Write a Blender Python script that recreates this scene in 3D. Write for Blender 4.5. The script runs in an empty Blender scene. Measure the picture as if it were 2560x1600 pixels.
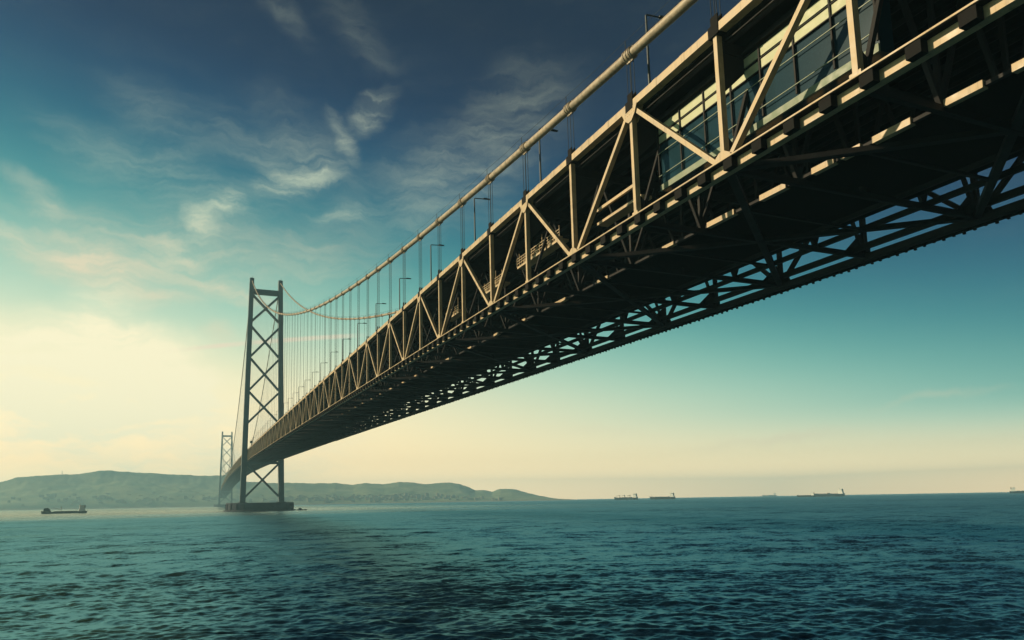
import bpy, math, random
import numpy as np
from mathutils import Vector, Matrix
random.seed(7); rng = np.random.default_rng(11)
R = math.radians
sc = bpy.context.scene

# ------------------------------------------------------------------ camera
YAW, PITCH, ROLL, FPX = 0.362291, 0.122945, -0.017191, 1702.54
CAM_H = 8.33
fwd = Vector((math.sin(YAW)*math.cos(PITCH), math.cos(YAW)*math.cos(PITCH), math.sin(PITCH)))
rgt0 = Vector((math.cos(YAW), -math.sin(YAW), 0)); up0 = rgt0.cross(fwd)
rgt = rgt0*math.cos(ROLL) + up0*math.sin(ROLL); up = -rgt0*math.sin(ROLL) + up0*math.cos(ROLL)
cd = bpy.data.cameras.new('camera'); cam = bpy.data.objects.new('camera', cd)
sc.collection.objects.link(cam)
M = Matrix.Identity(4)
for i in range(3):
    M[i][0] = rgt[i]; M[i][1] = up[i]; M[i][2] = -fwd[i]
M[2][3] = CAM_H
cam.matrix_world = M
cd.sensor_width = 36; cd.sensor_fit = 'HORIZONTAL'; cd.lens = FPX/2560*36
cd.shift_x = 112.4/2560; cd.shift_y = 241.1/2560
cd.clip_start = 0.5; cd.clip_end = 80000
sc.camera = cam

# ------------------------------------------------------------------ sun, exposure
SUN_AZ, SUN_EL = -62.0, 26.0            # azimuth measured from +Y towards +X
sd = Vector((math.sin(R(SUN_AZ))*math.cos(R(SUN_EL)), math.cos(R(SUN_AZ))*math.cos(R(SUN_EL)), math.sin(R(SUN_EL))))
sl = bpy.data.lights.new('sun', 'SUN'); sl.energy = 4.2; sl.angle = R(0.5); sl.color = (1.0, 0.80, 0.50)
sun = bpy.data.objects.new('sun', sl); sc.collection.objects.link(sun)
sun.rotation_euler = sd.to_track_quat('Z', 'Y').to_euler()
sc.view_settings.view_transform = 'Standard'; sc.view_settings.look = 'None'
sc.view_settings.exposure = 0.6; sc.view_settings.gamma = 1

# ------------------------------------------------------------------ node helpers
class NT:
    def __init__(s, nt): s.nt = nt
    def n(s, t, **kw):
        x = s.nt.nodes.new(t)
        for k, v in kw.items(): setattr(x, k, v)
        return x
    def l(s, a, b): s.nt.links.new(a, b)
    def put(s, sock, v):
        if isinstance(v, bpy.types.NodeSocket): s.l(v, sock)
        else: sock.default_value = v
    def m(s, op, a, b=None, c=None, clamp=False):
        x = s.n('ShaderNodeMath', operation=op); x.use_clamp = clamp
        s.put(x.inputs[0], a)
        if b is not None: s.put(x.inputs[1], b)
        if c is not None: s.put(x.inputs[2], c)
        return x.outputs[0]
    def xyz(s, a, b, c):
        x = s.n('ShaderNodeCombineXYZ')
        for i, v in enumerate((a, b, c)): s.put(x.inputs[i], v)
        return x.outputs[0]
    def mix(s, f, a, b, blend='MIX'):
        x = s.n('ShaderNodeMix', data_type='RGBA', blend_type=blend); x.clamp_result = False
        s.put(x.inputs[0], f); s.put(x.inputs[6], a); s.put(x.inputs[7], b)
        return x.outputs[2]
    def noise(s, vec, scale, detail=4, rough=0.5, dist=0.0):
        x = s.n('ShaderNodeTexNoise'); s.put(x.inputs['Vector'], vec)
        x.inputs['Scale'].default_value = scale; x.inputs['Detail'].default_value = detail
        x.inputs['Roughness'].default_value = rough; x.inputs['Distortion'].default_value = dist
        return x
    def ss(s, v, a, b, lo=0.0, hi=1.0):
        x = s.n('ShaderNodeMapRange', interpolation_type='SMOOTHSTEP'); s.put(x.inputs[0], v)
        for i, q in enumerate((a, b, lo, hi)): x.inputs[i+1].default_value = q
        return x.outputs[0]
def lin(c):
    f = lambda v: ((v/255+0.055)/1.055)**2.4 if v/255 > 0.04045 else v/255/12.92
    return (f(c[0]), f(c[1]), f(c[2]), 1)

# ------------------------------------------------------------------ world: evening sky with cirrus
w = bpy.data.worlds.new('World'); sc.world = w; w.use_nodes = True
nt = w.node_tree; nt.nodes.clear(); W = NT(nt)
tc = W.n('ShaderNodeTexCoord'); sep = W.n('ShaderNodeSeparateXYZ'); W.l(tc.outputs['Generated'], sep.inputs[0])
dx, dy, dz = sep.outputs
az = W.m('MULTIPLY', W.m('ARCTAN2', dx, dy), 57.29578)
el = W.m('MULTIPLY', W.m('ARCSINE', dz), 57.29578)
hor = W.m('SQRT', W.m('ADD', W.m('ADD', W.m('MULTIPLY', dx, dx), W.m('MULTIPLY', dy, dy)), 1e-6))
ca = W.m('DIVIDE', W.m('ADD', W.m('MULTIPLY', dx, math.sin(R(-30))), W.m('MULTIPLY', dy, math.cos(R(-30)))), hor)
S = W.m('MULTIPLY', W.m('MULTIPLY', W.m('SUBTRACT', ca, 0.7), 13.0), W.ss(W.m('ABSOLUTE', el), 0.0, 7.0))
t = W.m('SUBTRACT', W.m('ABSOLUTE', el), S)
ramp = W.n('ShaderNodeValToRGB'); ramp.color_ramp.interpolation = 'EASE'
ramp.color_ramp.interpolation = 'B_SPLINE'
stops = [(-6, (340, 276, 198)), (0, (340, 276, 198)), (4, (296, 264, 200)), (8, (258, 248, 202)), (12, (192, 224, 196)), (16, (118, 186, 172)),
         (20, (54, 138, 144)), (24, (22, 98, 122)), (28, (4, 62, 98)), (32, (0, 38, 74)), (38, (0, 26, 58)), (55, (0, 12, 34)), (90, (0, 4, 24))]
cr = ramp.color_ramp
while len(cr.elements) < len(stops): cr.elements.new(0.5)
for e, (tt, c) in zip(cr.elements, stops): e.position = (tt+10)/100; e.color = tuple(q/3 for q in lin(c)[:3])+(1,)
W.l(W.m('DIVIDE', W.m('ADD', t, 10.0), 100.0, clamp=True), ramp.inputs[0])
lowb = W.ss(W.m('ABSOLUTE', el), 0.9, 3.6, 4.0, 3.0)
skycol = W.mix(1.0, ramp.outputs[0], W.xyz(lowb, lowb, lowb), 'MULTIPLY')
# cirrus: angular coordinates warped by noise, so every patch gets torn edges
ang = W.xyz(az, el, 0.0)
wn = W.noise(ang, 0.17, 5, 0.6); wn2 = W.noise(ang, 0.6, 4, 0.6)
def vadd(a, b, sc_):
    x = W.n('ShaderNodeVectorMath', operation='SUBTRACT'); W.put(x.inputs[0], b); x.inputs[1].default_value = (0.5, 0.5, 0.5)
    y = W.n('ShaderNodeVectorMath', operation='MULTIPLY_ADD'); W.l(x.outputs[0], y.inputs[0]); y.inputs[1].default_value = (sc_, sc_, 0); W.put(y.inputs[2], a)
    return y.outputs[0]
warp = vadd(vadd(ang, wn.outputs['Color'], 3.5), wn2.outputs['Color'], 0.8)
def streaks(angle, sx, sy, scale, det=8, rough=0.62):
    mp = W.n('ShaderNodeMapping'); W.l(warp, mp.inputs[0]); mp.inputs['Rotation'].default_value = (0, 0, R(angle)); mp.inputs['Scale'].default_value = (sx, sy, 1)
    return W.noise(mp.outputs[0], scale, det, rough, 0.0).outputs[0]
fine = streaks(-24, 0.26, 1.35, 0.62)
fine2 = streaks(35, 0.5, 1.3, 0.35)
def blob(a, e, ra, re, rot_, gain, inner=0.0):
    mp = W.n('ShaderNodeMapping', vector_type='POINT')
    sb = W.n('ShaderNodeVectorMath', operation='SUBTRACT'); W.l(warp, sb.inputs[0]); sb.inputs[1].default_value = (a, e, 0)
    W.l(sb.outputs[0], mp.inputs[0]); mp.inputs['Rotation'].default_value = (0, 0, R(rot_)); 
    sc2 = W.n('ShaderNodeVectorMath', operation='MULTIPLY'); W.l(mp.outputs[0], sc2.inputs[0]); sc2.inputs[1].default_value = (1/ra, 1/re, 0)
    ln = W.n('ShaderNodeVectorMath', operation='LENGTH'); W.l(sc2.outputs[0], ln.inputs[0])
    return W.ss(ln.outputs['Value'], inner, 1.0, gain, 0.0)
def total(lst):
    a = lst[0]
    for b in lst[1:]: a = W.m('ADD', a, b)
    return a
# (az, el, radius along, radius across, tilt, gain)
wisps = total([blob(*b) for b in [
    (12.8, 31.2, 3.2, 1.7, -35, .6), (10.4, 28.8, 3.0, 1.2, 50, .55), (9.0, 26.6, 3.0, 1.3, 0, .35), (5.6, 25.3, 4.2, 1.5, -12, .65),
    (0.6, 23.0, 2.2, 1.5, -30, .75), (-1.2, 21.4, 2.2, 1.7, 40, .85), (-3.4, 19.4, 3.2, 1.8, 0, .75), (10, 23.4, 4.0, 0.9, -6, .45),
    (-12.4, 21.8, 3.5, 1.3, 35, .22), (-15, 19.3, 2.6, 1.2, 20, .45), (-4, 28.2, 8, 3.2, 25, .17), (2, 28.0, 6, 2.4, 25, .18), (4.5, 37.0, 5, 1.6, 35, .13), (11.5, 36.2, 6, 2.2, 30, .12),
    (18.5, 25.6, 11, 5.5, -15, .34), (25.5, 30.5, 9, 5, -20, .22), (-5, 24.5, 11, 3.2, 14, .30), (7, 27, 9, 4, 35, .22), (4.5, 25.2, 13, 3.0, -34, .17)]])
veil = total([blob(*b) for b in [
    (-8, 17.2, 10, 2.4, 14, .7), (1.5, 16.8, 6, 1.3, 12, .55), (0.4, 13.4, 2.2, 1.5, 0, .5), (-6, 19.0, 14, 4.6, 0, .5), (7, 20, 11, 4, 0, .34), (-12, 21.5, 5, 1.6, 30, .22)]])
bright = total([blob(*b) for b in [
    (-10.5, 9.3, 15, 6.0, 0, 1.35, .3), (-7.5, 13.8, 4.5, 4.2, 0, .55, .0), (-3.5, 10.2, 6, 3.0, 25, .7, .3), (-2, 5, 18, 6, 0, .7, .3)]])
low = total([blob(*b) for b in [(45, 4.3, 9, 0.8, -3, .35), (56, 6.6, 6, 0.5, -2, .2), (33, 5.5, 7, .6, 3, .15)]])
# the aircraft trail: a thin slightly bent line, thicker and softer towards the left
dline = W.m('SUBTRACT', el, W.m('ADD', W.m('ADD', 12.45, W.m('MULTIPLY', az, 0.165)), W.m('MULTIPLY', W.m('MULTIPLY', az, az), -0.0042)))
trail = W.m('MULTIPLY', W.ss(W.m('ABSOLUTE', dline), 0.05, 0.28, 1, 0), W.m('MULTIPLY', W.ss(az, -4.5, 1, 0, 1), W.ss(az, 9, 13, 1, 0)))
trail = W.m('MULTIPLY', trail, W.ss(wn2.outputs[0], .25, .6, .4, 1))
f1 = W.ss(fine, 0.30, 0.78); f2 = W.ss(fine2, 0.35, 0.7)
cl_w = W.m('MULTIPLY', wisps, W.m('ADD', 0.15, W.m('MULTIPLY', f1, 0.95)))
cl_v = W.m('MULTIPLY', veil, W.m('ADD', 0.35, W.m('MULTIPLY', f1, 0.8)))
cl_l = W.m('MULTIPLY', low, W.m('ADD', 0.3, f1))
col = W.mix(W.m('MINIMUM', W.m('ADD', cl_w, W.m('MULTIPLY', W.m('MULTIPLY', f1, f2), .02)), 0.72), skycol, lin((208, 218, 188)))
col = W.mix(W.m('MINIMUM', W.m('ADD', cl_v, cl_l), 0.85), col, lin((240, 222, 186)))
col = W.mix(W.m('MINIMUM', W.m('MULTIPLY', bright, W.m('ADD', .42, W.m('MULTIPLY', f1, .95))), 0.97), col, lin((266, 254, 212)))
col = W.mix(W.m('MULTIPLY', trail, 0.75), col, lin((246, 226, 196)))
sky = W.n('ShaderNodeTexSky', sky_type='NISHITA'); sky.sun_disc = False
sky.sun_elevation = R(SUN_EL); sky.sun_rotation = R(SUN_AZ); sky.air_density = 1.2; sky.dust_density = 2
bg1 = W.n('ShaderNodeBackground'); W.l(col, bg1.inputs[0]); bg1.inputs[1].default_value = 0.66
bg2 = W.n('ShaderNodeBackground'); W.l(sky.outputs[0], bg2.inputs[0]); bg2.inputs[1].default_value = 0.10
mx = W.n('ShaderNodeMixShader'); mx.inputs[0].default_value = 0.03
W.l(bg1.outputs[0], mx.inputs[1]); W.l(bg2.outputs[0], mx.inputs[2])
out = W.n('ShaderNodeOutputWorld'); W.l(mx.outputs[0], out.inputs[0])
w.cycles.sampling_method = 'MANUAL'; w.cycles.sample_map_resolution = 1024

# ------------------------------------------------------------------ cycles
sc.render.engine = 'CYCLES'
cy = sc.cycles
cy.max_bounces = 6; cy.diffuse_bounces = 2; cy.glossy_bounces = 3; cy.volume_bounces = 1; cy.transparent_max_bounces = 8
cy.sample_clamp_indirect = 4; cy.sample_clamp_direct = 12
cy.use_denoising = True

# ------------------------------------------------------------------ materials
def mat(name, base, rough=0.5, metal=0.0, var=0.0, scale=0.6, spec=0.5, streak=0.0, dirt=None, bump=0.0):
    m = bpy.data.materials.new(name); m.use_nodes = True; T = NT(m.node_tree)
    b = m.node_tree.nodes['Principled BSDF']
    b.inputs['Roughness'].default_value = rough; b.inputs['Metallic'].default_value = metal
    b.inputs['Specular IOR Level'].default_value = spec
    c = (*base, 1)
    if var or streak:
        g = T.n('ShaderNodeNewGeometry'); ns = T.noise(g.outputs['Position'], scale, 6, 0.62)
        lo = tuple(v*(1-var) for v in base)+(1,); hi = tuple(min(1, v*(1+var)) for v in base)+(1,)
        c = T.mix(T.ss(ns.outputs[0], 0.3, 0.7), lo, hi)
        if streak:
            mp = T.n('ShaderNodeMapping'); T.l(g.outputs['Position'], mp.inputs[0]); mp.inputs['Scale'].default_value = (2.2, 2.2, 0.16)
            n2 = T.noise(mp.outputs[0], 1.0, 5, 0.6)
            c = T.mix(T.ss(n2.outputs[0], 0.52, 0.78, 0, streak), c, (*(dirt or (0.12, 0.08, 0.05)), 1))
        T.l(T.ss(ns.outputs[0], 0.25, 0.75, max(0.05, rough-0.12), rough+0.12), b.inputs['Roughness'])
        if bump:
            bp = T.n('ShaderNodeBump'); bp.inputs['Strength'].default_value = bump; bp.inputs['Distance'].default_value = 0.05
            T.l(ns.outputs[0], bp.inputs['Height']); T.l(bp.outputs[0], b.inputs['Normal'])
    T.put(b.inputs['Base Color'], c)
    return m
MT = dict(
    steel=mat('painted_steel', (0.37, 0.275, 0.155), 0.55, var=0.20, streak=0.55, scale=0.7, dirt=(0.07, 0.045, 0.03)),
    inner=mat('shaded_steel', (0.020, 0.020, 0.021), 0.7, spec=0.15, var=0.25, streak=0.3, dirt=(0.03, 0.02, 0.015)),  # near-black copy of the painted steel, with the shade put into its colour
    dark=mat('dark_steel', (0.012, 0.012, 0.012), 0.8, var=0.25, spec=0.05),
    deck=mat('deck_steel', (0.014, 0.014, 0.015), 0.9, var=0.2, spec=0.05),
    tower=mat('tower_paint', (0.035, 0.075, 0.095), 0.5, var=0.10, streak=0.25, scale=0.12, dirt=(0.025, 0.035, 0.04)),
    cable=mat('cable_wrap', (0.27, 0.22, 0.15), 0.5, var=0.3, scale=1.2, streak=.3),
    rope=mat('wire_rope', (0.03, 0.04, 0.045), 0.7, spec=0.2),
    conc=mat('caisson_concrete', (0.032, 0.042, 0.058), 0.9, var=0.25, streak=0.5, scale=0.25, dirt=(0.025, 0.025, 0.03), spec=0.2, bump=0.3),
    clad=mat('pale_cladding', (0.36, 0.38, 0.23), 0.6, var=0.08, scale=1.5),
    sill=mat('green_sill', (0.13, 0.17, 0.11), 0.6, var=0.1, scale=1.5),
    glass=mat('window_glass', (0.010, 0.032, 0.046), 0.12, spec=0.25),
    lampm=mat('lamp_grey', (0.035, 0.05, 0.055), 0.6),
    white=mat('ship_white', (0.75, 0.75, 0.68), 0.5, var=0.05, scale=0.1),
    hullg=mat('hull_green', (0.008, 0.009, 0.010), 0.8, spec=0.05, var=0.2, scale=0.1),
    hullr=mat('hull_brown', (0.008, 0.009, 0.010), 0.8, spec=0.05, var=0.2, scale=0.1),
    hullb=mat('hull_slate', (0.008, 0.009, 0.010), 0.8, spec=0.05, var=0.2, scale=0.1),
    hullf=mat('hull_faded', (0.06, 0.07, 0.07), 0.7, var=0.2, scale=0.1, spec=0.2),
    buff=mat('ship_buff', (0.20, 0.15, 0.09), 0.5),
    ball=mat('marker_dark', (0.012, 0.012, 0.012), 0.6),
)
# sea: choppy normal detail added analytically so that it keeps its strength at any distance
def water_mat():
    m = bpy.data.materials.new('sea_water'); m.use_nodes = True; T = NT(m.node_tree)
    b = m.node_tree.nodes['Principled BSDF']
    g = T.n('ShaderNodeNewGeometry'); P = g.outputs['Position']
    big = T.noise(P, 0.012, 4, 0.6); mp = T.n('ShaderNodeMapping'); T.l(P, mp.inputs[0]); mp.inputs['Scale'].default_value = (0.35, 1, 1); mp.inputs['Rotation'].default_value = (0, 0, R(20))
    gust = T.noise(mp.outputs[0], 0.0045, 3, 0.5)
    mp2 = T.n('ShaderNodeMapping'); T.l(P, mp2.inputs[0]); mp2.inputs['Scale'].default_value = (0.55, 1.0, 1.0); mp2.inputs['Rotation'].default_value = (0, 0, R(22))
    n1 = T.noise(mp2.outputs[0], 0.9, 4, 0.65, 0.3); n2 = T.noise(mp2.outputs[0], 3.4, 3, 0.6, 0.2)
    def off(nz, k):
        s1 = T.n('ShaderNodeVectorMath', operation='SUBTRACT'); T.l(nz.outputs['Color'], s1.inputs[0]); s1.inputs[1].default_value = (0.5, 0.5, 0.5)
        s2 = T.n('ShaderNodeVectorMath', operation='MULTIPLY'); T.l(s1.outputs[0], s2.inputs[0]); s2.inputs[1].default_value = (k, k, 0); return s2.outputs[0]
    n0 = T.noise(mp2.outputs[0], 0.16, 3, 0.6, 0.3); n00 = T.noise(mp2.outputs[0], 0.035, 3, 0.6, 0.2)
    aa_ = T.n('ShaderNodeVectorMath', operation='ADD'); T.l(off(n0, 0.95), aa_.inputs[0]); T.l(off(n00, 0.6), aa_.inputs[1])
    a = T.n('ShaderNodeVectorMath', operation='ADD'); T.l(off(n1, 1.1), a.inputs[0]); T.l(off(n2, 1.2), a.inputs[1])
    a0 = a; a = T.n('ShaderNodeVectorMath', operation='ADD'); T.l(a0.outputs[0], a.inputs[0]); T.l(aa_.outputs[0], a.inputs[1])
    st = T.m('MULTIPLY', T.ss(gust.outputs[0], 0.3, 0.7, 0.6, 1.3), T.ss(big.outputs[0], 0.3, 0.7, 0.85, 1.15))
    sc_ = T.n('ShaderNodeVectorMath', operation='SCALE'); T.l(a.outputs[0], sc_.inputs[0]); T.l(st, sc_.inputs['Scale'])
    s = T.n('ShaderNodeVectorMath', operation='ADD'); T.l(g.outputs['Normal'], s.inputs[0]); T.l(sc_.outputs[0], s.inputs[1])
    nn = T.n('ShaderNodeVectorMath', operation='NORMALIZE'); T.l(s.outputs[0], nn.inputs[0])
    # rough sea: coloured upwelling light plus a reflection whose strength is capped, as wave faces tilt towards a low viewer
    m.node_tree.nodes.remove(b)
    d = T.n('ShaderNodeBsdfDiffuse'); T.l(T.mix(T.ss(big.outputs[0], 0.35, 0.65), (0.002, 0.013, 0.026, 1), (0.004, 0.020, 0.032, 1)), d.inputs[0]); T.l(nn.outputs[0], d.inputs['Normal'])
    gl = T.n('ShaderNodeBsdfGlossy'); gl.inputs['Roughness'].default_value = 0.36; gl.inputs['Color'].default_value = (0.50, 0.86, 0.92, 1); T.l(nn.outputs[0], gl.inputs['Normal'])
    fr = T.n('ShaderNodeFresnel'); fr.inputs[0].default_value = 1.33; T.l(nn.outputs[0], fr.inputs['Normal'])
    mxs = T.n('ShaderNodeMixShader'); 
    # bright sheen of the low sky painted into the far-left water below the hills
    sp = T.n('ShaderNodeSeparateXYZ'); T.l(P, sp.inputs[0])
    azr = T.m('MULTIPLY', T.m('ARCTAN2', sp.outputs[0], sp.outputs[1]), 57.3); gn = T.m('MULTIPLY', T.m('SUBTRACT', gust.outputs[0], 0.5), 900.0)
    sheen = T.m('MULTIPLY', T.ss(T.m('ADD', sp.outputs[1], gn), 380, 1000), T.ss(sp.outputs[0], -50, 700, 1, 0))
    glow_tint = T.m('MULTIPLY', T.ss(T.m('ADD', azr, T.m('MULTIPLY', gn, 0.012)), -13, 8, 1, 0), T.ss(big.outputs[0], .3, .7, .5, 1))  # greener left side: reflected warm glow put into the water colour
    dc = T.mix(glow_tint, T.mix(T.ss(big.outputs[0], 0.35, 0.65), (0.002, 0.012, 0.032, 1), (0.004, 0.019, 0.036, 1)), (0.040, 0.078, 0.040, 1)); T.l(dc, d.inputs[0])
    T.l(T.m('MINIMUM', fr.outputs[0], T.m('ADD', 0.50, T.m('MULTIPLY', sheen, 0.5))), mxs.inputs[0])
    T.l(T.mix(sheen, (0.36, 0.80, 0.95, 1), (0.95, 0.97, 0.88, 1)), gl.inputs['Color']); T.l(T.m('SUBTRACT', 0.31, T.m('MULTIPLY', sheen, 0.14)), gl.inputs['Roughness']); T.l(d.outputs[0], mxs.inputs[1]); T.l(gl.outputs[0], mxs.inputs[2])
    T.l(mxs.outputs[0], m.node_tree.nodes['Material Output'].inputs[0])
    return m
MT['water'] = water_mat()
def hill_mat():
    m = bpy.data.materials.new('wooded_hill'); m.use_nodes = True; T = NT(m.node_tree)
    b = m.node_tree.nodes['Principled BSDF']; b.inputs['Roughness'].default_value = 0.95; b.inputs['Specular IOR Level'].default_value = 0.1
    g = T.n('ShaderNodeNewGeometry'); n = T.noise(g.outputs['Position'], 0.006, 8, 0.65); n2 = T.noise(g.outputs['Position'], 0.03, 5, 0.7)
    c = T.mix(T.ss(n.outputs[0], 0.35, 0.65), (0.085, 0.12, 0.06, 1), (0.19, 0.21, 0.11, 1))
    c = T.mix(T.ss(n2.outputs[0], 0.55, 0.7, 0, 0.5), c, (0.08, 0.075, 0.05, 1))
    sp = T.n('ShaderNodeSeparateXYZ'); T.l(g.outputs['Position'], sp.inputs[0])
    c = T.mix(T.ss(T.m('ADD', sp.outputs[2], T.m('MULTIPLY', n2.outputs[0], 14.0)), 10, 18, 1, 0), c, (0.17, 0.15, 0.10, 1))
    T.l(c, b.inputs['Base Color'])
    return m
MT['hill'] = hill_mat()

# ------------------------------------------------------------------ mesh helpers
COL = sc.collection
class MB:
    def __init__(s): s.v = []; s.f = []; s.sm = []
    def add(s, v, f, smooth=False):
        o = len(s.v); s.v += [tuple(p) for p in v]; s.f += [tuple(i+o for i in q) for q in f]; s.sm += [smooth]*len(f)
    def box(s, x0, x1, y0, y1, z0, z1):
        s.add([(x0,y0,z0),(x1,y0,z0),(x1,y1,z0),(x0,y1,z0),(x0,y0,z1),(x1,y0,z1),(x1,y1,z1),(x0,y1,z1)],
              [(0,3,2,1),(4,5,6,7),(0,1,5,4),(1,2,6,5),(2,3,7,6),(3,0,4,7)])
    def beam(s, p, q, w, h, upv=(0, 0, 1), w2=None, h2=None):
        p = Vector(p); q = Vector(q); d = (q-p).normalized(); u = Vector(upv)
        if abs(d.dot(u)) > 0.999: u = Vector((1, 0, 0))
        a = d.cross(u).normalized(); c = a.cross(d)
        w2 = w if w2 is None else w2; h2 = h if h2 is None else h2
        v = []
        for o, ww, hh in ((p, w, h), (q, w2, h2)):
            for i, j in ((-1,-1),(1,-1),(1,1),(-1,1)): v.append(o + a*(i*ww/2) + c*(j*hh/2))
        s.add(v, [(0,3,2,1),(4,5,6,7),(0,1,5,4),(1,2,6,5),(2,3,7,6),(3,0,4,7)])
    def tube(s, pts, r, n=8, cap=True, smooth=True):
        pts = [Vector(p) for p in pts]; v = []; f = []
        rr = r if isinstance(r, (list, tuple)) else [r]*len(pts)
        for i, p in enumerate(pts):
            d = (pts[min(i+1, len(pts)-1)] - pts[max(i-1, 0)]).normalized()
            u = Vector((0,0,1)) if abs(d.z) < 0.95 else Vector((1,0,0))
            a = d.cross(u).normalized(); c = a.cross(d)
            for k in range(n): t_ = 2*math.pi*k/n; v.append(p + (a*math.cos(t_) + c*math.sin(t_))*rr[i])
        for i in range(len(pts)-1):
            for k in range(n): f.append((i*n+k, i*n+(k+1)%n, (i+1)*n+(k+1)%n, (i+1)*n+k))
        s.add(v, f, smooth)
        if cap: s.add(v[:n], [tuple(range(n-1,-1,-1))]); s.add(v[-n:], [tuple(range(n))])
    def prism(s, poly, axis, a, b):
        n = len(poly)
        mk = {'x': lambda p, t_: (t_, p[0], p[1]), 'y': lambda p, t_: (p[0], t_, p[1]), 'z': lambda p, t_: (p[0], p[1], t_)}[axis]
        v = [mk(p, a) for p in poly] + [mk(p, b) for p in poly]
        s.add(v, [tuple(range(n-1,-1,-1)), tuple(range(n, 2*n))] + [(i, (i+1)%n, n+(i+1)%n, n+i) for i in range(n)])
    def build(s, name, m, parent=None, **props):
        me = bpy.data.meshes.new(name); me.from_pydata(s.v, [], s.f); me.materials.append(MT[m] if isinstance(m, str) else m)
        if any(s.sm): me.polygons.foreach_set('use_smooth', s.sm)
        me.update(); o = bpy.data.objects.new(name, me); COL.objects.link(o)
        if parent: o.parent = parent
        for k, v in props.items(): o[k] = v
        return o
def empty(name, parent=None, loc=(0,0,0), **props):
    o = bpy.data.objects.new(name, None); COL.objects.link(o); o.location = loc
    if parent: o.parent = parent
    for k, v in props.items(): o[k] = v
    return o

# ------------------------------------------------------------------ bridge geometry
X0, BW = 44.97, 35.55; X1 = X0+BW; XC = X0+BW/2
PN = 14.2; YF = 48.34                        # YF: lower node, seen at the right in the photo
DT = 897.5; DT2 = DT+1991
A, B, C2 = 37.85, 0.03195, -4.0e-6
ZD = A + B*DT + C2*DT*DT; S0 = B + 2*C2*DT
def zb(y):
    if y <= DT: return A + B*y + C2*y*y
    if y <= DT2: q = y-DT; return ZD + S0*q - S0*q*q/1991
    return ZD - S0*(y-DT2)
DEP = 13.75                                 # chord to chord
def zt(y): return zb(y)+DEP
CA, CB = 46.71, 2.196
def zc(y):
    if y <= DT: q = (y-DT)/100; return 297 + CA*q + CB*q*q
    if y <= DT2: q = (y-DT-995.5)/995.5; return 95.5 + 201.5*q*q
    q = (DT2-y)/100; return 297 + CA*q + CB*q*q
K0, K1 = -5, 260
ny = lambda k: YF + k*PN
bridge = empty('suspension_bridge', loc=(XC, 0, 0), label='long double-tower suspension bridge with steel truss deck crossing the strait', category='bridge')
bridge.location = (0, 0, 0)
LIM = 92                                    # nodes built one object each

SM = 'steel'
def split_parts(name, m, parent, items):
    """items: list of callables filling an MB; the first ones become parts of their own, the far rest one mesh"""
    for fn in items[:LIM]:
        b = MB(); fn(b); b.build(name, m, parent)
    if items[LIM:]:
        b = MB()
        for fn in items[LIM:]: fn(b)
        b.build(name, m, parent, kind='stuff')

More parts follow.
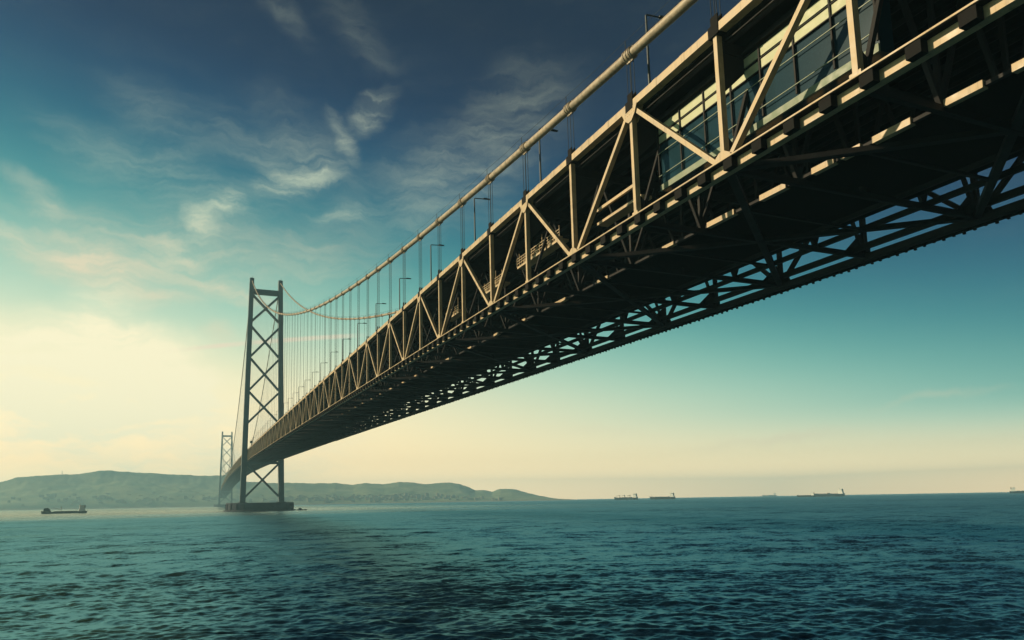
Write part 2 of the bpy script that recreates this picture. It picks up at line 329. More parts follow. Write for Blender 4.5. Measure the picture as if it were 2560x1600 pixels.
for side, x in ((-1, X0), (1, X1)):
    tr = empty('side_truss', bridge, label='sunlit near side truss of the deck' if side < 0 else 'shaded far side truss of the deck')
    o = side
    tc_, bc_ = MB(), MB(); SM = 'steel' if side < 0 else 'inner'  # far truss gets the shade-coloured copy of the same paint
    for k in range(K0, K1):
        y0, y1 = ny(k), ny(k+1); e = 0.75
        pt = lambda y, z: (x, y, z)
        tc_.beam((x, y0+e, zt(y0+e)), (x, y1-e, zt(y1-e)), 0.9, 0.88)
        bc_.beam((x, y0, zb(y0)-0.51), (x, y1, zb(y1)-0.51), 0.8, 0.88)
        for yy in (y0+PN*0.33, y0+PN*0.66):      # splice plates
            tc_.beam((x, yy-0.35, zt(yy-.35)), (x, yy+0.35, zt(yy+.35)), 0.96, 0.93)
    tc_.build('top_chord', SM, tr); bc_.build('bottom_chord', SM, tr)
    def anch(k):
        y = ny(k)
        def fn(gp):
            gp.box(x-0.50, x+0.50, y-0.7, y+0.7, zt(y)-0.6, zt(y)+0.6)
            gp.box(x-0.30, x-0.18, y-0.5, y+0.5, zt(y)+0.6, zt(y)+1.6); gp.box(x+0.18, x+0.30, y-0.5, y+0.5, zt(y)+0.6, zt(y)+1.6)
        return fn
    split_parts('hanger_anchorage', 'dark', tr, [anch(k) for k in range(K0, K1+1)])
    def vert(k):
        y = ny(k)
        def fn(b):
            b.box(x-0.32, x+0.32, y-0.24, y+0.24, zb(y)-0.07, zt(y)-0.55)
            b.box(x-0.36, x+0.36, y-0.5, y+0.5, zb(y)+0.17, zb(y)+0.9)
        return fn
    def diag(k):
        y0, y1 = ny(k), ny(k+1)
        def fn(b):
            if k % 2 == 0: p, q = (x, y0+0.55, zb(y0)+0.2), (x, y1-0.55, zt(y1)-0.55)
            else: p, q = (x, y0+0.55, zt(y0)-0.55), (x, y1-0.55, zb(y1)+0.2)
            b.beam(p, q, 0.60, 0.48)
        return fn
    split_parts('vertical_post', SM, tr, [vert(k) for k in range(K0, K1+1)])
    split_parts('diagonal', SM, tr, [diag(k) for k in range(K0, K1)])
    def guss(k):
        y = ny(k); top = k % 2 != 0
        def fn(b):
            for xs_ in (x-.47, x+.43):
                if top: b.prism([(y-1.5, zt(y)-.35), (y-1.0, zt(y)-1.35), (y-.3, zt(y)-2.0), (y+.3, zt(y)-2.0), (y+1.0, zt(y)-1.35), (y+1.5, zt(y)-.35)][::-1], 'x', xs_, xs_+.04)
                else: b.prism([(y-1.5, zb(y)-.3), (y-1.1, zb(y)+.75), (y-.3, zb(y)+1.3), (y+.3, zb(y)+1.3), (y+1.1, zb(y)+.75), (y+1.5, zb(y)-.3)], 'x', xs_, xs_+.04)
                for i in range(5):
                    for j in range(2):
                        yy = y-.8+.4*i; zz = (zt(y)-.75-.35*j) if top else (zb(y)+.15+.35*j)
                        b.box(xs_-.03, xs_+.07, yy-.05, yy+.05, zz-.05, zz+.05)
        return fn
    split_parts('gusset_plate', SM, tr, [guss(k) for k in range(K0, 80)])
    # outboard inspection walkway along the bottom chord: thin edge rail, plate and brackets coloured dark to hold the shade gaps
    rl = MB(); br = MB(); xr = x+o*1.12
    for k in range(K0, K1):
        y0, y1 = ny(k), ny(k+1)
        rl.beam((xr, y0, zb(y0)+0.0), (xr, y1, zb(y1)+0.0), 0.14, 0.14)
        if k < 90:
            br.beam((x+o*.76, y0, zb(y0)-0.10), (x+o*.76, y1, zb(y1)-0.10), 0.68, 0.07)
            for j in range(4):
                yb = y0+PN*(j+0.5)/4+0.4; z = zb(yb)
                xa, xb = sorted((x+o*1.1, x+o*0.41))
                br.box(xa, xb, yb-0.55, yb+0.55, z-1.06, z-0.14)
            if side > 0 and k < 30:
                for j in range(12):
                    yb = y0+PN*j/12; z = zb(yb); h_ = .08+.16*((j*7+k*3) % 5)/4
                    br.box(xr-.15, xr+.15, yb-0.12, yb+0.12, z-1.05-h_, z-0.6)
                br.beam((xr, y0, zb(y0)-.8), (xr, y1, zb(y1)-.8), .2, .5)
        else:
            br.beam((x+o*.78, y0, zb(y0)-0.45), (x+o*.78, y1, zb(y1)-0.45), 0.7, 0.6)
    rl.build('inspection_rail', SM, bridge); br.build('inspection_walkway', 'dark', bridge)

# floor trusses (one at every node), with knee plates
def floor_truss(k):
    y = ny(k)
    def fn(b):
        t_, z = zt(y)-1.6, zb(y)-0.3; xs = [X0+BW*i/8 for i in range(9)]
        b.beam((X0+.45, y, t_), (X1-.45, y, t_), 0.42, 1.2); b.beam((X0+.4, y, z), (X1-.4, y, z), 0.45, 0.62)
        for i in (2, 4, 6): b.beam((xs[i], y, z+.3), (xs[i], y, t_-.6), 0.38, 0.36)
        for i, j in ((0,1),(2,1),(2,3),(4,3),(4,5),(6,5),(6,7),(8,7)):
            b.beam((xs[i]+(.4 if i==0 else -.4 if i==8 else 0), y, z+.3), (xs[j], y, t_-.6), 0.36, 0.40)
        for xx, s_ in ((X0+.45, 1), (X1-.45, -1)):
            b.prism([(xx, t_-.6), (xx+s_*4.2, t_-.6), (xx, t_-4.6)][::s_], 'y', y-.06, y+.06)
            b.prism([(xx, z+.3), (xx+s_*3.2, z+.3), (xx, z+3.2)][::-s_], 'y', y-.06, y+.06)
    return fn
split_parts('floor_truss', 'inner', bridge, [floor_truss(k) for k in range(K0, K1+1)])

# road deck with stringers and parapets
dk = MB(); strg = MB(); par = MB()
for k in range(K0, K1):
    y0, y1 = ny(k), ny(k+1); a_, b_ = zt(y0), zt(y1)
    for xa, xb in ((X0+.5, XC-1.2), (XC+1.2, X1-.5)):
        dk.add([(xa,y0,a_-.55),(xb,y0,a_-.55),(xb,y1,b_-.55),(xa,y1,b_-.55),(xa,y0,a_+.05),(xb,y0,a_+.05),(xb,y1,b_+.05),(xa,y1,b_+.05)],
               [(0,3,2,1),(4,5,6,7),(0,1,5,4),(1,2,6,5),(2,3,7,6),(3,0,4,7)])
    dk.add([(XC-1.2,y0,a_-.30),(XC+1.2,y0,a_-.30),(XC+1.2,y1,b_-.30),(XC-1.2,y1,b_-.30)], [(0,3,2,1)])
    for xs_ in [X0+1.5+2.16*i for i in range(16)]:
        if k < 70: strg.beam((xs_, y0, a_-.80), (xs_, y1, b_-.80), 0.16, 0.5)
    for xp in (X0+1.4, X1-1.4):
        for h in (0.55, 0.95): par.beam((xp, y0, a_+h), (xp, y1, b_+h), 0.10, 0.12)
        for j in range(7 if k < 70 else 0):
            yy = y0+PN*j/7; par.box(xp-.06, xp+.06, yy-.06, yy+.06, zt(yy)+.04, zt(yy)+1.0)
dk.build('road_deck', 'deck', bridge); strg.build('deck_stringers', 'inner', bridge); par.build('parapet', 'lampm', bridge)

# bottom lateral bracing and the service level inside the truss
lb = MB(); sv = MB(); ib = MB(); pp = MB(); rlg = MB()
for k in range(K0, K1):
    y0, y1 = ny(k), ny(k+1); z0, z1 = zb(y0)-.3, zb(y1)-.3
    ym, zm = (y0+y1)/2, (z0+z1)/2
    if k % 2 == 0: lb.beam((X0+.3, y0, z0), (XC, y1, z1), 0.75, 0.5); lb.beam((X1-.3, y0, z0), (XC, y1, z1), 0.75, 0.5)
    else: lb.beam((XC, y0, z0), (X0+.3, y1, z1), 0.75, 0.5); lb.beam((XC, y0, z0), (X1-.3, y1, z1), 0.75, 0.5)
    a_, b_ = zb(y0)+.55, zb(y1)+.55; xa, xb = X0+9.8, X0+25.5
    if k < 120:
        sv.add([(xa,y0,a_),(xb,y0,a_),(xb,y1,b_),(xa,y1,b_),(xa,y0,a_+.12),(xb,y0,a_+.12),(xb,y1,b_+.12),(xa,y1,b_+.12)],
               [(0,3,2,1),(4,5,6,7),(0,1,5,4),(1,2,6,5),(2,3,7,6),(3,0,4,7)])
    if k < 60:
        for xx in (xb,):
            for h in (0.6, 1.15): rlg.beam((xx, y0, a_+h), (xx, y1, b_+h), 0.05, 0.06)
            for j in range(6): yy = y0+PN*j/6; rlg.box(xx-.04, xx+.04, yy-.04, yy+.04, zb(yy)+.6, zb(yy)+1.75)
    # cross bracing sway rods at quarter points
    lb.beam((X0+9.3, ym, zm-.1), (X1-9.3, ym, zm-.1), .3, .3)
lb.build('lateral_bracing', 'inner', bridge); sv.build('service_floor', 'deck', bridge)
rlg.build('service_railing', 'steel', bridge)
for xx, hh, m_ in ((X0+9.3, .30, 'inner'), (X0+22.7, .5, 'inner'), (X0+27.4, .6, 'inner'), (X1-2.4, .8, 'inner')):
    b = MB()
    for k in range(K0, K1):
        y0, y1 = ny(k), ny(k+1); b.beam((xx, y0, zb(y0)+0.12), (xx, y1, zb(y1)+0.12), 0.40, hh)
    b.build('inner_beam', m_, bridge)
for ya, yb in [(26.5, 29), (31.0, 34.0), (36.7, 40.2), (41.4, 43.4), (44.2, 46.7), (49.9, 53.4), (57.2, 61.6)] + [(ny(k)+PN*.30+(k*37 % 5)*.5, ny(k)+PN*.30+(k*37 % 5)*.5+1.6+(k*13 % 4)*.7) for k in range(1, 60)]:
    b = MB(); b.beam((X0+9.2, ya, zb(ya)+0.12), (X0+9.2, yb, zb(yb)+0.12), 0.62, .60 if ya < 65 else .42); b.build('lit_beam_piece', 'steel', bridge)  # pale added pieces: sunlit stretches of the inner beam put in as colour
for xx, rr_, hz in ((X0+24.4, .45, 1.1), (X0+29, .3, .9)):
    b = MB(); b.tube([(xx, ny(k), zb(ny(k))+hz) for k in range(K0, K1+1)], rr_, 8); b.build('service_pipe', 'inner', bridge)
# made-up strip below the near top chord, added to catch flecks of light
ct = MB()
for k in range(K0, 60):
    y0, y1 = ny(k), ny(k+1)
    ct.beam((X0+.75, y0, zt(y0)-1.05), (X0+.75, y1, zt(y1)-1.05), .25, .12)
ct.build('light_catch_strip', 'inner', bridge)

# ---- main cables, bands, hangers
for side, x in ((-1, X0), (1, X1)):
    ys = list(np.arange(-60, DT, 7.1)) + [DT-2.5] ; ys = sorted(set(ys))
    ysm = list(np.linspace(DT-2.5, DT2+2.5, 220)); ys3 = list(np.linspace(DT2+2.5, DT2+960, 60))
    cb = MB(); cb.tube([(x, y, zc(y)) for y in ys], 0.56, 14); cb.tube([(x, y, zc(y)) for y in ysm], 0.56, 10); cb.tube([(x, y, zc(y)) for y in ys3], 0.56, 8)
    co = cb.build('main_cable', 'cable', bridge)
    for k in range(K0, LIM+K0):
        y = ny(k)
        if y > DT-10: break
        d = Vector((0, 1, (zc(y+1)-zc(y-1))/2)).normalized(); c = Vector((x, y, zc(y)))
        b = MB(); b.tube([c-d*0.75, c+d*0.75], 0.68, 14)
        for q in (-.5, 0, .5): b.tube([c+d*(q-.09), c+d*(q+.09)], 0.76, 14)
        b.beam(c+d*-.7+Vector((0,0,.75)), c+d*.7+Vector((0,0,.75)), .12, .22)
        b.beam(c+d*-.6+Vector((0,0,-.8)), c+d*.6+Vector((0,0,-.8)), .16, .35)
        b.build('cable_band', 'cable', co)
    hr = MB()
    for k in range(K0, 60):
        y = ny(k); y1 = ny(k+1)
        for s_ in (-.55, .55):
            hr.tube([(x+s_, y, zc(y)+.5), (x+s_, y, zc(y)+1.65)], 0.045, 5, False)
            hr.tube([(x+s_, y, zc(y)+1.6), (x+s_, (y+y1)/2, (zc(y)+zc(y1))/2+1.45), (x+s_, y1, zc(y1)+1.6)], 0.025, 4, False)
    hr.build('cable_handrail', 'rope', bridge)
def hanger(x, k):
    y = ny(k)
    def fn(b):
        r_ = 0.04 if y < 500 else 0.034
        for oy in (-.38, .38):
            for ox in ((-.22, .22) if y < 300 and x == X0 else (0,)): b.tube([(x+ox, y+oy, zt(y)+1.1), (x+ox, y+oy, zc(y)-.2)], r_, 5, False)
    return fn
split_parts('hanger', 'rope', bridge, [hanger(x, k) for k in range(K0, 59) for x in (X0,)] + [hanger(X1, k) for k in range(K0, 59)] +
            [hanger(x, k) for k in range(62, 198) for x in (X0, X1)])

# ---- towers
def tower(yt):
    t_ = empty('tower', bridge, label='near steel tower with crossed bracing' if yt < 1000 else 'faint far tower deep in the haze')
    cx = lambda z: 23.3 + (17.9-23.3)*(z-10)/287.0
    hw = lambda z: 3.3 + (2.75-3.3)*(z-10)/287.0; hl = lambda z: 7.2 + (5.4-7.2)*(z-10)/287.0
    zs = [10.6]+[10.6+283.4*i/29 for i in range(1, 30)]
    for s_ in (-1, 1):
        b = MB()
        for za, zb_ in zip(zs[:-1], zs[1:]):
            v = []
            for z in (za, zb_-.12):
                c = XC+s_*cx(z); a_, l_ = hw(z), hl(z); ch = 0.9     # cruciform corners
                v += [(c-a_+ch, yt-l_, z), (c+a_-ch, yt-l_, z), (c+a_-ch, yt-l_+1.1, z), (c+a_, yt-l_+1.1, z), (c+a_, yt+l_-1.1, z), (c+a_-ch, yt+l_-1.1, z),
                      (c+a_-ch, yt+l_, z), (c-a_+ch, yt+l_, z), (c-a_+ch, yt+l_-1.1, z), (c-a_, yt+l_-1.1, z), (c-a_, yt-l_+1.1, z), (c-a_+ch, yt-l_+1.1, z)]
            n = 12; b.add(v, [tuple(range(n-1,-1,-1)), tuple(range(n, 2*n))] + [(i, (i+1)%n, n+(i+1)%n, n+i) for i in range(n)])
            c = XC+s_*cx(zb_); b.box(c-hw(zb_)+.85, c+hw(zb_)-.85, yt-hl(zb_)+.08, yt+hl(zb_)-.08, zb_-.12, zb_)
        b.build('leg', 'tower', t_)
        b = MB(); c = XC+s_*17.9                                       # saddle housing with rounded top and mast
        b.prism([(yt-5.2, 294.0), (yt+5.2, 294.0), (yt+5.2, 297.2), (yt+3.4, 299.2), (yt-3.4, 299.2), (yt-5.2, 297.2)], 'x', c-2.6, c+2.6)
        b.tube([(c+.8, yt, 299.2), (c+.8, yt, 303.0)], .2, 6); b.box(c-1.2, c+.2, yt-1, yt+1, 299.2, 300.3)
        b.build('saddle_housing', 'tower', t_)
    b = MB(); z = 282.0; b.box(XC-cx(z)+hw(z), XC+cx(z)-hw(z), yt-3.0, yt+3.0, z-3.1, z+3.1); b.build('cross_beam', 'tower', t_)
    for za, zc_ in ((243, 277), (196.5, 235), (153, 193.5), (111, 150), (17.5, 59)):
        for s_ in (-1, 1):
            b = MB()
            p = (XC+s_*(cx(za)-hw(za)+.5), yt, za); q = (XC-s_*(cx(zc_)-hw(zc_)+.5), yt, zc_)
            b.beam(p, q, 5.0 if s_ < 0 else 4.9, 2.35, (0, 0, 1)); b.build('diagonal_brace', 'tower', t_)
        zm = (za+zc_)/2; b = MB(); b.beam((XC, yt-2.6, zm), (XC, yt+2.6, zm), 3.8, 3.8); b.build('gusset', 'tower', t_)
    b = MB(); z = 62 if yt < 1000 else zb(yt)-2
    z = zb(yt)-3.2; b.box(XC-cx(z)+hw(z), XC+cx(z)-hw(z), yt-2.4, yt+2.4, z-1.6, z+1.2); b.build('deck_cross_beam', 'tower', t_)
    return t_
for yt in (DT, DT2): tower(yt)
# ---- caisson piers
def ring(b, cx_, cy_, prof, n=64):
    v = []; 
    for r_, z in prof:
        for i in range(n): a_ = 2*math.pi*i/n; v.append((cx_+r_*math.cos(a_), cy_+r_*math.sin(a_)*0.92, z))
    f = []
    for j in range(len(prof)-1):
        for i in range(n): f.append((j*n+i, j*n+(i+1)%n, (j+1)*n+(i+1)%n, (j+1)*n+i))
    f.append(tuple((len(prof)-1)*n+i for i in range(n))); b.add(v, f)
for yt in (DT, DT2):
    b = MB(); ring(b, XC-2, yt, [(43.5, -3), (43.5, 1.2), (40.5, 1.6), (40.5, 8.6), (40.9, 8.6), (40.9, 9.9), (40.2, 10.2)])
    for i in range(24):
        a_ = 2*math.pi*i/24; x_, y_ = XC-2+40.7*math.cos(a_), yt+37.5*math.sin(a_); b.box(x_-.5, x_+.5, y_-.5, y_+.5, 1.6, 8.4)
    pr = b.build('pier', 'conc', bridge)
    b = MB()
    for s_ in (-1, 1): c = XC+s_*23.3; b.box(c-5, c+5, yt-9, yt+9, 10.1, 10.75)
    b.build('leg_plinth', 'conc', pr)
    b = MB()
    for i in range(40):
        a_, a2 = 2*math.pi*i/40, 2*math.pi*(i+1)/40
        p = Vector((XC-2+39.6*math.cos(a_), yt+36.4*math.sin(a_), 10.1)); q = Vector((XC-2+39.6*math.cos(a2), yt+36.4*math.sin(a2), 10.1))
        b.beam(p, p+Vector((0,0,1.2)), .1, .1); b.beam(p+Vector((0,0,1.15)), q+Vector((0,0,1.15)), .07, .07)
    b.build('railing', 'lampm', pr)

# ---- glazed corridor hung inside the near truss
cor = empty('glazed_corridor', bridge, label='glazed walkway with two rows of pale panes inside the near truss')
XG = X0+3.0; G0, G1 = 34.5, 62.0
def strip(b, z0, z1, xa=XG, xb=XG+1.7, ya=G0, yb=G1):
    b.add([(xa,ya,zb(ya)+z0),(xb,ya,zb(ya)+z0),(xb,yb,zb(yb)+z0),(xa,yb,zb(yb)+z0),(xa,ya,zb(ya)+z1),(xb,ya,zb(ya)+z1),(xb,yb,zb(yb)+z1),(xa,yb,zb(yb)+z1)],
          [(0,3,2,1),(4,5,6,7),(0,1,5,4),(1,2,6,5),(2,3,7,6),(3,0,4,7)])
b = MB(); strip(b, 3.7, 11.7, XG+.15, XG+1.7); b.build('wall', 'glass', cor)
b = MB(); strip(b, 10.55, 11.45, XG+.02, XG+.145); strip(b, 9.25, 10.2, XG+.02, XG+.145); b.build('pale_panel', 'clad', cor)
b = MB(); strip(b, 3.62, 4.3, XG-.05, XG+.145); b.build('sill_panel', 'sill', cor)
b = MB()
for z in (10.25, 11.5, 9.15): strip(b, z, z+.1, XG-.08, XG+.15)
for i in range(8):
    y = G0+(G1-G0)*i/7; b.beam((XG-.04, y, zb(y)+4.5), (XG-.04, y, zb(y)+11.6), .16, .16)
b.build('mullion', 'inner', cor)
b = MB()
for z in (8.0, 5.3): strip(b, z, z+.07, XG-.20, XG-.12)
b.build('handrail', 'sill', cor)
b = MB(); strip(b, 11.75, 12.0, XG-.4, XG+2.0); b.build('roof', 'inner', cor)
# small service platforms with railings inside the near truss
for ya, yb, zz, ln in ((66.0, 76.0, 4.6, 0), (86.5, 101.5, 6.2, 1), (108, 118, 5.6, 1), (131, 139, 5.6, 1)):
    b = MB(); xa = X0+3.1
    strip(b, zz, zz+.35, xa, xa+1.6, ya, yb)
    if ln == 0: strip(b, zz+1.9, zz+2.3, xa, xa+.3, ya+1.2, yb)
    else:
        for h in (.8, 1.25, 1.7): strip(b, zz+h, zz+h+.09, xa, xa+.08, ya, yb)
        n = int((yb-ya)/0.9)
        for i in range(n+1):
            y = ya+(yb-ya)*i/n; hh = 1.8+ (random.random()*1.6 if i % 3 == 0 else 0); b.box(xa-.03, xa+.05, y-.04, y+.04, zb(y)+zz+.3, zb(y)+zz+hh)
        for i in range(int((yb-ya)/2.2)):
            y = ya+.8+i*2.2; b.box(xa+.2, xa+1.0, y, y+1.1, zb(y)+zz+.36, zb(y)+zz+1.0+random.random()*.5)
    b.build('service_platform', 'steel', bridge)

# ------------------------------------------------------------------ street lamps on the near deck edge
XL = X0+2.6
LABS = ['tall lamp post rising behind the main cable at the top edge of the photo', 'lamp post whose head touches the main cable, second from the top edge',
        'lamp post with its arm just below the main cable, third from the top edge', 'grey lamp post between cable and deck, fourth from the top edge',
        'grey lamp post standing just right of where the far cable meets the deck', 'lamp post cutting across the far main cable above the deck',
        'lamp post seventh along the deck edge, below the far cable', 'lamp post eighth along the deck edge, arm pointing right', 'ninth lamp post along the deck edge, small and pale',
        'tenth lamp post along the deck edge, small and pale'] + [f'{o_} lamp post along the near deck edge, {l_}' for o_, l_ in (('eleventh', 'thin and pale'), ('twelfth', 'thin and pale'), ('thirteenth', 'very thin and pale'), ('fourteenth', 'very thin and pale'), ('fifteenth', 'hardly visible'), ('sixteenth', 'hardly visible'))]
def make_lamp():
    r_ = empty('street_lamp')
    b = MB(); b.tube([(0,0,0), (0,0,.9)], [.22, .2], 8); b.tube([(0,0,.9), (0,0,12.2)], [.17, .12], 8); b.build('pole', 'lampm', r_)
    b = MB(); b.tube([(0,0,12.1), (.12,0,12.3), (2.6,0,12.45)], [.11, .10, .08], 6); b.build('arm', 'lampm', r_)
    b = MB(); b.prism([(1.9, 12.36), (3.3, 12.42), (3.3, 12.56), (2.3, 12.64), (1.9, 12.56)], 'y', -.17, .17); b.build('lamp_head', 'lampm', r_)
    return r_
proto = make_lamp(); kids = list(proto.children)
for i in range(0, 30):
    y = ny(1)+28.4*i
    if i == 0: r_ = proto
    else:
        r_ = proto.copy(); COL.objects.link(r_)
        if i < 16:
            for c in kids: d = c.copy(); COL.objects.link(d); d.parent = r_
        else:
            if i == 16:
                b = MB(); b.tube([(0,0,0), (0,0,12.2)], [.17, .12], 5); b.tube([(0,0,12.2), (2.4,0,12.45)], .09, 5); b.box(1.9, 3.3, -.17, .17, 12.38, 12.6)
                far = b.build('street_lamp', 'lampm'); 
            bpy.data.objects.remove(r_); r_ = far if i == 16 else far.copy()
            if i > 16: COL.objects.link(r_)
    r_.location = (XL, y, zt(y)+.05); r_['category'] = 'street lamp'; r_['group'] = 'street lamps along the near edge of the road deck'
    r_['label'] = LABS[i] if i < len(LABS) else 'tiny hazy lamp post in the crowded far row near the tower'
# dark round marker ball on a post
mbl = empty('marker_ball', loc=(45.9, 850, 0), label='dark round ball on a short post above the deck beside the near tower', category='marker ball')
b = MB(); rr_ = 1.75; pr_ = [(max(.02, rr_*math.sin(math.pi*j/12)), -rr_*math.cos(math.pi*j/12)) for j in range(13)]
v = [(p[0]*math.cos(2*math.pi*i/20), p[0]*math.sin(2*math.pi*i/20), 82.3+p[1]) for p in pr_ for i in range(20)]
b.add(v, [(j*20+i, j*20+(i+1)%20, (j+1)*20+(i+1)%20, (j+1)*20+i) for j in range(12) for i in range(20)], True); b.build('ball', 'ball', mbl)
b = MB(); b.tube([(0,0,zt(850)+.4), (0,0,80.7)], .2, 6); b.build('post', 'ball', mbl)

# ------------------------------------------------------------------ ships
def pol(az_, r_): return (math.sin(R(az_))*r_, math.cos(R(az_))*r_)
def ship(az_, r_, L, heading, hull_m, kind, label, flip=False, cat='cargo ship'):
    """hull lies along local x, bow at +x; heading in degrees about z"""
    x_, y_ = pol(az_, r_)
    t_ = empty('cargo_ship' if kind != 'tanker' else 'tanker_ship', loc=(x_, y_, 0), label=label, category=cat, group='ships out on the strait')
    t_.rotation_euler = (0, 0, R(heading))
    Bm = L*0.15; D = L*(0.085 if kind != 'coaster' else 0.05); n = 14
    sec = []
    for i in range(n+1):
        u = i/n; xx = -L/2+L*u
        wv = Bm/2*(min(1, (u/0.10)**.5*.9+.1) if u < .1 else (1 if u < .78 else max(.02, 1-((u-.78)/.22)**2)))
        sh = D*(1+ .45*max(0, (u-.8)/.2)**1.5 + .15*max(0, (.12-u)/.12))
        sec.append((xx, wv, sh))
    v = []
    for xx, wv, sh in sec:
        v += [(xx+(L*.02 if xx > L*.4 else 0), -wv, sh), (xx, -wv*.92, -1.5), (xx, wv*.92, -1.5), (xx+(L*.02 if xx > L*.4 else 0), wv, sh)]
    f = []
    for i in range(n):
        for j in range(3): f.append((i*4+j, (i+1)*4+j, (i+1)*4+j+1, i*4+j+1))
        f.append((i*4+3, (i+1)*4+3, (i+1)*4, i*4))
    f += [(0, 1, 2, 3), tuple(n*4+q for q in (3, 2, 1, 0))]
    b = MB(); b.add(v, f); b.build('hull', hull_m, t_)
    b = MB(); x0_, x1_ = -L*.46, -L*.31; hz = D
    for q in range(4):
        b.box(x0_+q*L*.008, x1_-q*L*.006, -Bm*.46+q*.4, Bm*.46-q*.4, hz, hz+L*.032); hz += L*.032
    b.box(x0_+L*.03, x1_-L*.01, -Bm*.5, Bm*.5, hz, hz+L*.022); b.build('superstructure', 'white', t_)
    b = MB(); b.prism([(x0_-L*.0, D+L*.07), (x0_+L*.03, D+L*.07), (x0_+L*.025, D+L*.16), (x0_+L*.004, D+L*.16)], 'y', -Bm*.12, Bm*.12); b.build('funnel', 'hullg', t_)
    b = MB(); b.tube([(x1_-L*.03, 0, hz+L*.02), (x1_-L*.03, 0, hz+L*.075)], L*.003, 5); b.tube([(L*.43, 0, D*1.2), (L*.43, 0, D+L*.10)], L*.003, 5)
    b.build('mast', 'buff', t_)
    if kind == 'geared':
        for q in (-.17, .06, .27):
            b = MB(); b.tube([(L*q, 0, D), (L*q, 0, D+L*.11)], L*.012, 6); b.beam((L*q, 0, D+L*.09), (L*(q+.13), 0, D+L*.075), L*.012, L*.014); b.build('crane', 'hullr', t_)
        for q in (-.24, -.05, .13):
            b = MB(); b.box(L*q, L*(q+.14), -Bm*.36, Bm*.36, D-.3, D+L*.018); b.build('hatch', 'hullr', t_)
    elif kind == 'bulk':
        for q in range(5):
            b = MB(); b.box(-L*.29+q*L*.14, -L*.29+q*L*.14+L*.11, -Bm*.36, Bm*.36, D-.3, D+L*.016); b.build('hatch', 'hullr', t_)
    elif kind == 'coaster':
        b = MB(); b.box(-L*.28, L*.24, -Bm*.36, Bm*.36, D-.3, D+L*.012); b.build('hatch', hull_m, t_)
        b = MB(); b.prism([(L*.30, D), (L*.47, D*1.3), (L*.46, D+L*.085), (L*.37, D+L*.10), (L*.32, D+L*.05)], 'y', -Bm*.28, Bm*.28); b.build('forecastle', 'hullg', t_)
        b = MB(); b.tube([(L*.08, 0, D), (L*.08, 0, D+L*.13)], L*.006, 6); b.beam((L*.08, 0, D+L*.05), (L*.26, 0, D+L*.10), L*.006, L*.008); b.build('crane', 'buff', t_)
    else:
        b = MB(); b.tube([(-L*.3, 0, D+1.5), (L*.4, 0, D+1.5)], .7, 6); b.box(-L*.02, L*.02, -Bm*.45, Bm*.45, D, D+L*.03); b.build('deck_piping', 'hullr', t_)
    return t_
# heading: 0 puts the bow to world +x; the view looks along azimuth az
ship(-9.70, 1120, 55, 180+10, 'hullf', 'coaster', 'small slate coaster on the bright water at the far left below the hills', cat='coaster')
ship(33.70, 3000, 106, 122, 'hullr', 'geared', 'dark freighter with deck cranes, leftmost of the pair right of the headland')
ship(36.55, 2850, 104, 122, 'hullr', 'bulk', 'low dark freighter with white aft cabin, just right of the cargo ship with cranes')
ship(46.95, 3050, 68, 112, 'hullg', 'bulk', 'short dark coaster just left of the long tanker on the right horizon', cat='coaster')
ship(48.45, 3050, 118, 112, 'hullg', 'tanker', 'long low green tanker with white aft cabin on the right horizon', cat='tanker')
ship(44.45, 6500, 110, 135, 'hullb', 'tanker', 'faintest tiny ship on the horizon between the two pairs of ships', cat='tanker')
ship(59.85, 3300, 96, 125-180, 'hullb', 'bulk', 'dark ship cut by the right edge of the photo with white cabin')
# small work boat moored by the pier
wb = empty('work_boat', loc=(108, 868, 0), label='small low dark work boat just right of the tower pier', category='boat')
b = MB(); b.prism([(-6, .1), (-5.4, -.5), (5, -.5), (7, 1.5), (5, 1.2), (-6, 1.0)], 'y', -1.7, 1.7); b.build('hull', 'hullb', wb)
b = MB(); b.box(-3.5, 0, -1.1, 1.1, 1.0, 2.7); b.box(-4, .3, -1.25, 1.25, 2.7, 2.85); b.build('cabin', 'hullg', wb)

# ------------------------------------------------------------------ hills across the strait
PROF = [(-60, .012), (-45, .020), (-35, .026), (-27, .022), (-20, .026), (-16, .027), (-13.67, .0305), (-12.76, .0363), (-11.37, .0396), (-10.15, .0415), (-8.92, .0423), (-7.57, .0463), (-6.78, .0463), (-5.44, .0443), (-2.69, .0417), (-0.8, .0397), (1.15, .0396), (2.05, .0377), (2.66, .0326), (3.51, .0308), (5.71, .0294), (9.11, .0278), (9.79, .0286), (11.18, .0248), (12.33, .028), (13.74, .026), (14.9, .0286), (15.96, .0277), (17.26, .0245), (18.83, .0264), (20.0, .0243), (20.84, .0188), (21.3, .0146), (22.0, .015), (22.74, .0118), (23.44, .0151), (24.41, .0142), (25.56, .0089), (27.67, .0017), (29.3, -.0008), (31, -.004)]
pa = np.array(PROF); azs = np.arange(-60, 31, 0.06); NA = len(azs)
RID, SH = 5000.0, 4350.0
rs = np.concatenate([np.linspace(SH-150, RID, 46), np.linspace(RID+60, RID+1500, 16)])
tanp = np.interp(azs, pa[:, 0], pa[:, 1])
def vnoise(x, y, seed):
    r_ = np.random.default_rng(seed); g = r_.random((256, 256)); xi = np.floor(x).astype(int); yi = np.floor(y).astype(int); fx = x-xi; fy = y-yi
    fx = fx*fx*(3-2*fx); fy = fy*fy*(3-2*fy); q = lambda a, b: g[a % 256, b % 256]
    return (q(xi, yi)*(1-fx)+q(xi+1, yi)*fx)*(1-fy)+(q(xi, yi+1)*(1-fx)+q(xi+1, yi+1)*fx)*fy - .5
AZ, RR = np.meshgrid(azs, rs, indexing='ij')
H = CAM_H + tanp*RID
HX = RR*np.sin(np.radians(AZ)); HY = RR*np.cos(np.radians(AZ))
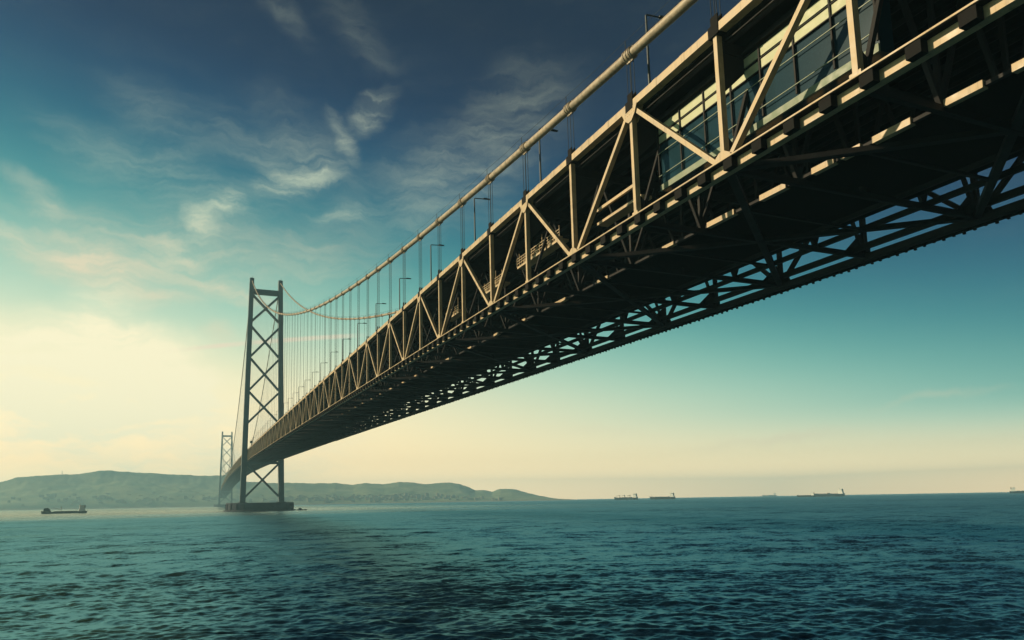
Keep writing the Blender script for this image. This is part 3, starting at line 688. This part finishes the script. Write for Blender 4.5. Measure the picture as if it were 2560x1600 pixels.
u = np.clip((RR-SH)/(RID-SH), -0.3, 1); back = np.clip((RR-RID)/1500, 0, 1)
n1 = vnoise(HX/420, HY/420, 1)*1.0 + vnoise(HX/170, HY/170, 2)*.5 + vnoise(HX/60, HY/60, 3)*.3 + vnoise(HX/22, HY/22, 4)*.1
shape = np.where(u < 0, u*0.3, u**0.75*(1 - 0.5*(1-u)*u*2)) * (1-back**1.5*1.05)
Z = H[:, None]*shape + n1*H[:, None]*0.42*np.clip(u, 0, 1)*(1-np.clip(u, 0, 1)**3)*(1-back) + vnoise(HX/25, HY/25, 5)*5*np.clip(u, 0, 1) - 2*(u < .02)
Z = Z + (vnoise(HX/300, HY/900, 6)*16 + vnoise(HX/110, HY/500, 7)*7)*np.clip(u, 0, 1)**2
Z = np.minimum(Z, 296)
nr = len(rs)
verts = np.stack([HX.ravel(), HY.ravel(), Z.ravel()], 1)
ii, jj = np.meshgrid(np.arange(NA-1), np.arange(nr-1), indexing='ij'); a_ = (ii*nr+jj).ravel()
quads = np.stack([a_, a_+1, a_+nr+1, a_+nr], 1)[:, ::-1]
def grid_obj(name, verts, quads, m, flip=False, **props):
    me = bpy.data.meshes.new(name); me.vertices.add(len(verts)); me.vertices.foreach_set('co', verts.astype(np.float32).ravel())
    me.loops.add(quads.size); me.loops.foreach_set('vertex_index', quads.astype(np.int32).ravel())
    me.polygons.add(len(quads)); me.polygons.foreach_set('loop_start', np.arange(0, quads.size, 4, dtype=np.int32)); me.polygons.foreach_set('loop_total', np.full(len(quads), 4, dtype=np.int32))
    me.polygons.foreach_set('use_smooth', np.ones(len(quads), dtype=bool)); me.update(calc_edges=True); me.materials.append(MT[m])
    o = bpy.data.objects.new(name, me); COL.objects.link(o)
    for k, v in props.items(): o[k] = v
    return o
grid_obj('hills', verts, quads, 'hill', kind='structure')
tw = MB()
for i in range(420):
    a0 = random.choice([random.gauss(15.5, 2.6), random.gauss(9, 3), random.uniform(4, 24), random.gauss(-4, 5)]); r_ = SH+random.uniform(20, 120)+ (random.random()**2)*170
    x_, y_ = pol(a0, r_); uu = (r_-SH)/(RID-SH); gz = (CAM_H+float(np.interp(a0, pa[:, 0], pa[:, 1]))*RID)*uu**.75*(1-.5*(1-uu)*uu*2)
    s_ = random.uniform(5, 13); h_ = random.choice([5, 7, 9, 16 if random.random() < .25 else 7]); tw.box(x_-s_, x_+s_, y_-s_/2, y_+s_/2, gz-12, gz+h_)
tw.build('coastal_town', 'buff', kind='stuff')
# mast on the highest hill
x_, y_ = pol(-10.0, RID-20); b = MB(); b.tube([(x_, y_, 195), (x_, y_, 234)], 1.6, 5); b.build('radio_mast', 'lampm', label='thin mast standing on the crest of the left hill', category='mast')

# ------------------------------------------------------------------ sea
RMAX = 9000.0
inner = np.linspace(3, 34, 12); mid = 1/np.linspace(1/36, 1/700, 560); outer = np.exp(np.linspace(math.log(740), math.log(RMAX), 90))
rr = np.concatenate([inner, mid, outer])
aa = np.radians(np.concatenate([np.linspace(-20, 66, 900, endpoint=False), np.linspace(66, 340, 130, endpoint=False)])); NAa = len(aa)
RA, AAg = np.meshgrid(rr, aa, indexing='ij'); SX = RA*np.sin(AAg); SY = RA*np.cos(AAg)
dr = np.gradient(rr)[:, None]*np.ones_like(RA); da = RA*R(0.1)
sp_ = np.maximum(dr, da); SZ = np.zeros_like(RA); rg = np.random.default_rng(5)
for i in range(90):
    lam = 0.45*(11.0/0.45)**(i/89.0)*rg.uniform(.92, 1.08); th = math.radians(200+rg.normal(0, 34)); kk = 2*math.pi/lam
    amp = 0.0066*lam*(0.42+0.58*math.exp(-((lam-1.3)/1.2)**2))
    ph = kk*(SX*math.sin(th)+SY*math.cos(th)) + rg.uniform(0, 6.28)
    wgt = np.clip((lam/sp_-2.0)/3.0, 0, 1)
    s_ = np.sin(ph); SZ += amp*wgt*s_
patch = 0.7+0.9*(vnoise(SX/60, SY/60, 9)+.5)
SZ *= np.clip(patch, .5, 1.5)
verts = np.stack([SX.ravel(), SY.ravel(), SZ.ravel()], 1)
ii, jj = np.meshgrid(np.arange(len(rr)-1), np.arange(NAa), indexing='ij'); a_ = (ii*NAa+jj).ravel(); b_ = (ii*NAa+(jj+1) % NAa).ravel()
quads = np.stack([a_, a_+NAa, b_+NAa, b_], 1)[:, ::-1]
quads = quads[:, ::-1]
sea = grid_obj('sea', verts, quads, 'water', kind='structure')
if sea.data.polygons[1000].normal.z < 0: sea.data.flip_normals()

# ------------------------------------------------------------------ haze
hm = bpy.data.materials.new('haze_air'); hm.use_nodes = True; hm.node_tree.nodes.clear(); T = NT(hm.node_tree)
pv = T.n('ShaderNodeVolumePrincipled'); pv.inputs['Color'].default_value = (0.42, 0.78, 0.96, 1); pv.inputs['Density'].default_value = 1.4e-4; pv.inputs['Anisotropy'].default_value = 0.15
ho = T.n('ShaderNodeOutputMaterial'); T.l(pv.outputs[0], ho.inputs['Volume'])
b = MB(); b.box(-9300, 9300, -9300, 9300, -4, 306); b.build('haze', hm, kind='stuff')
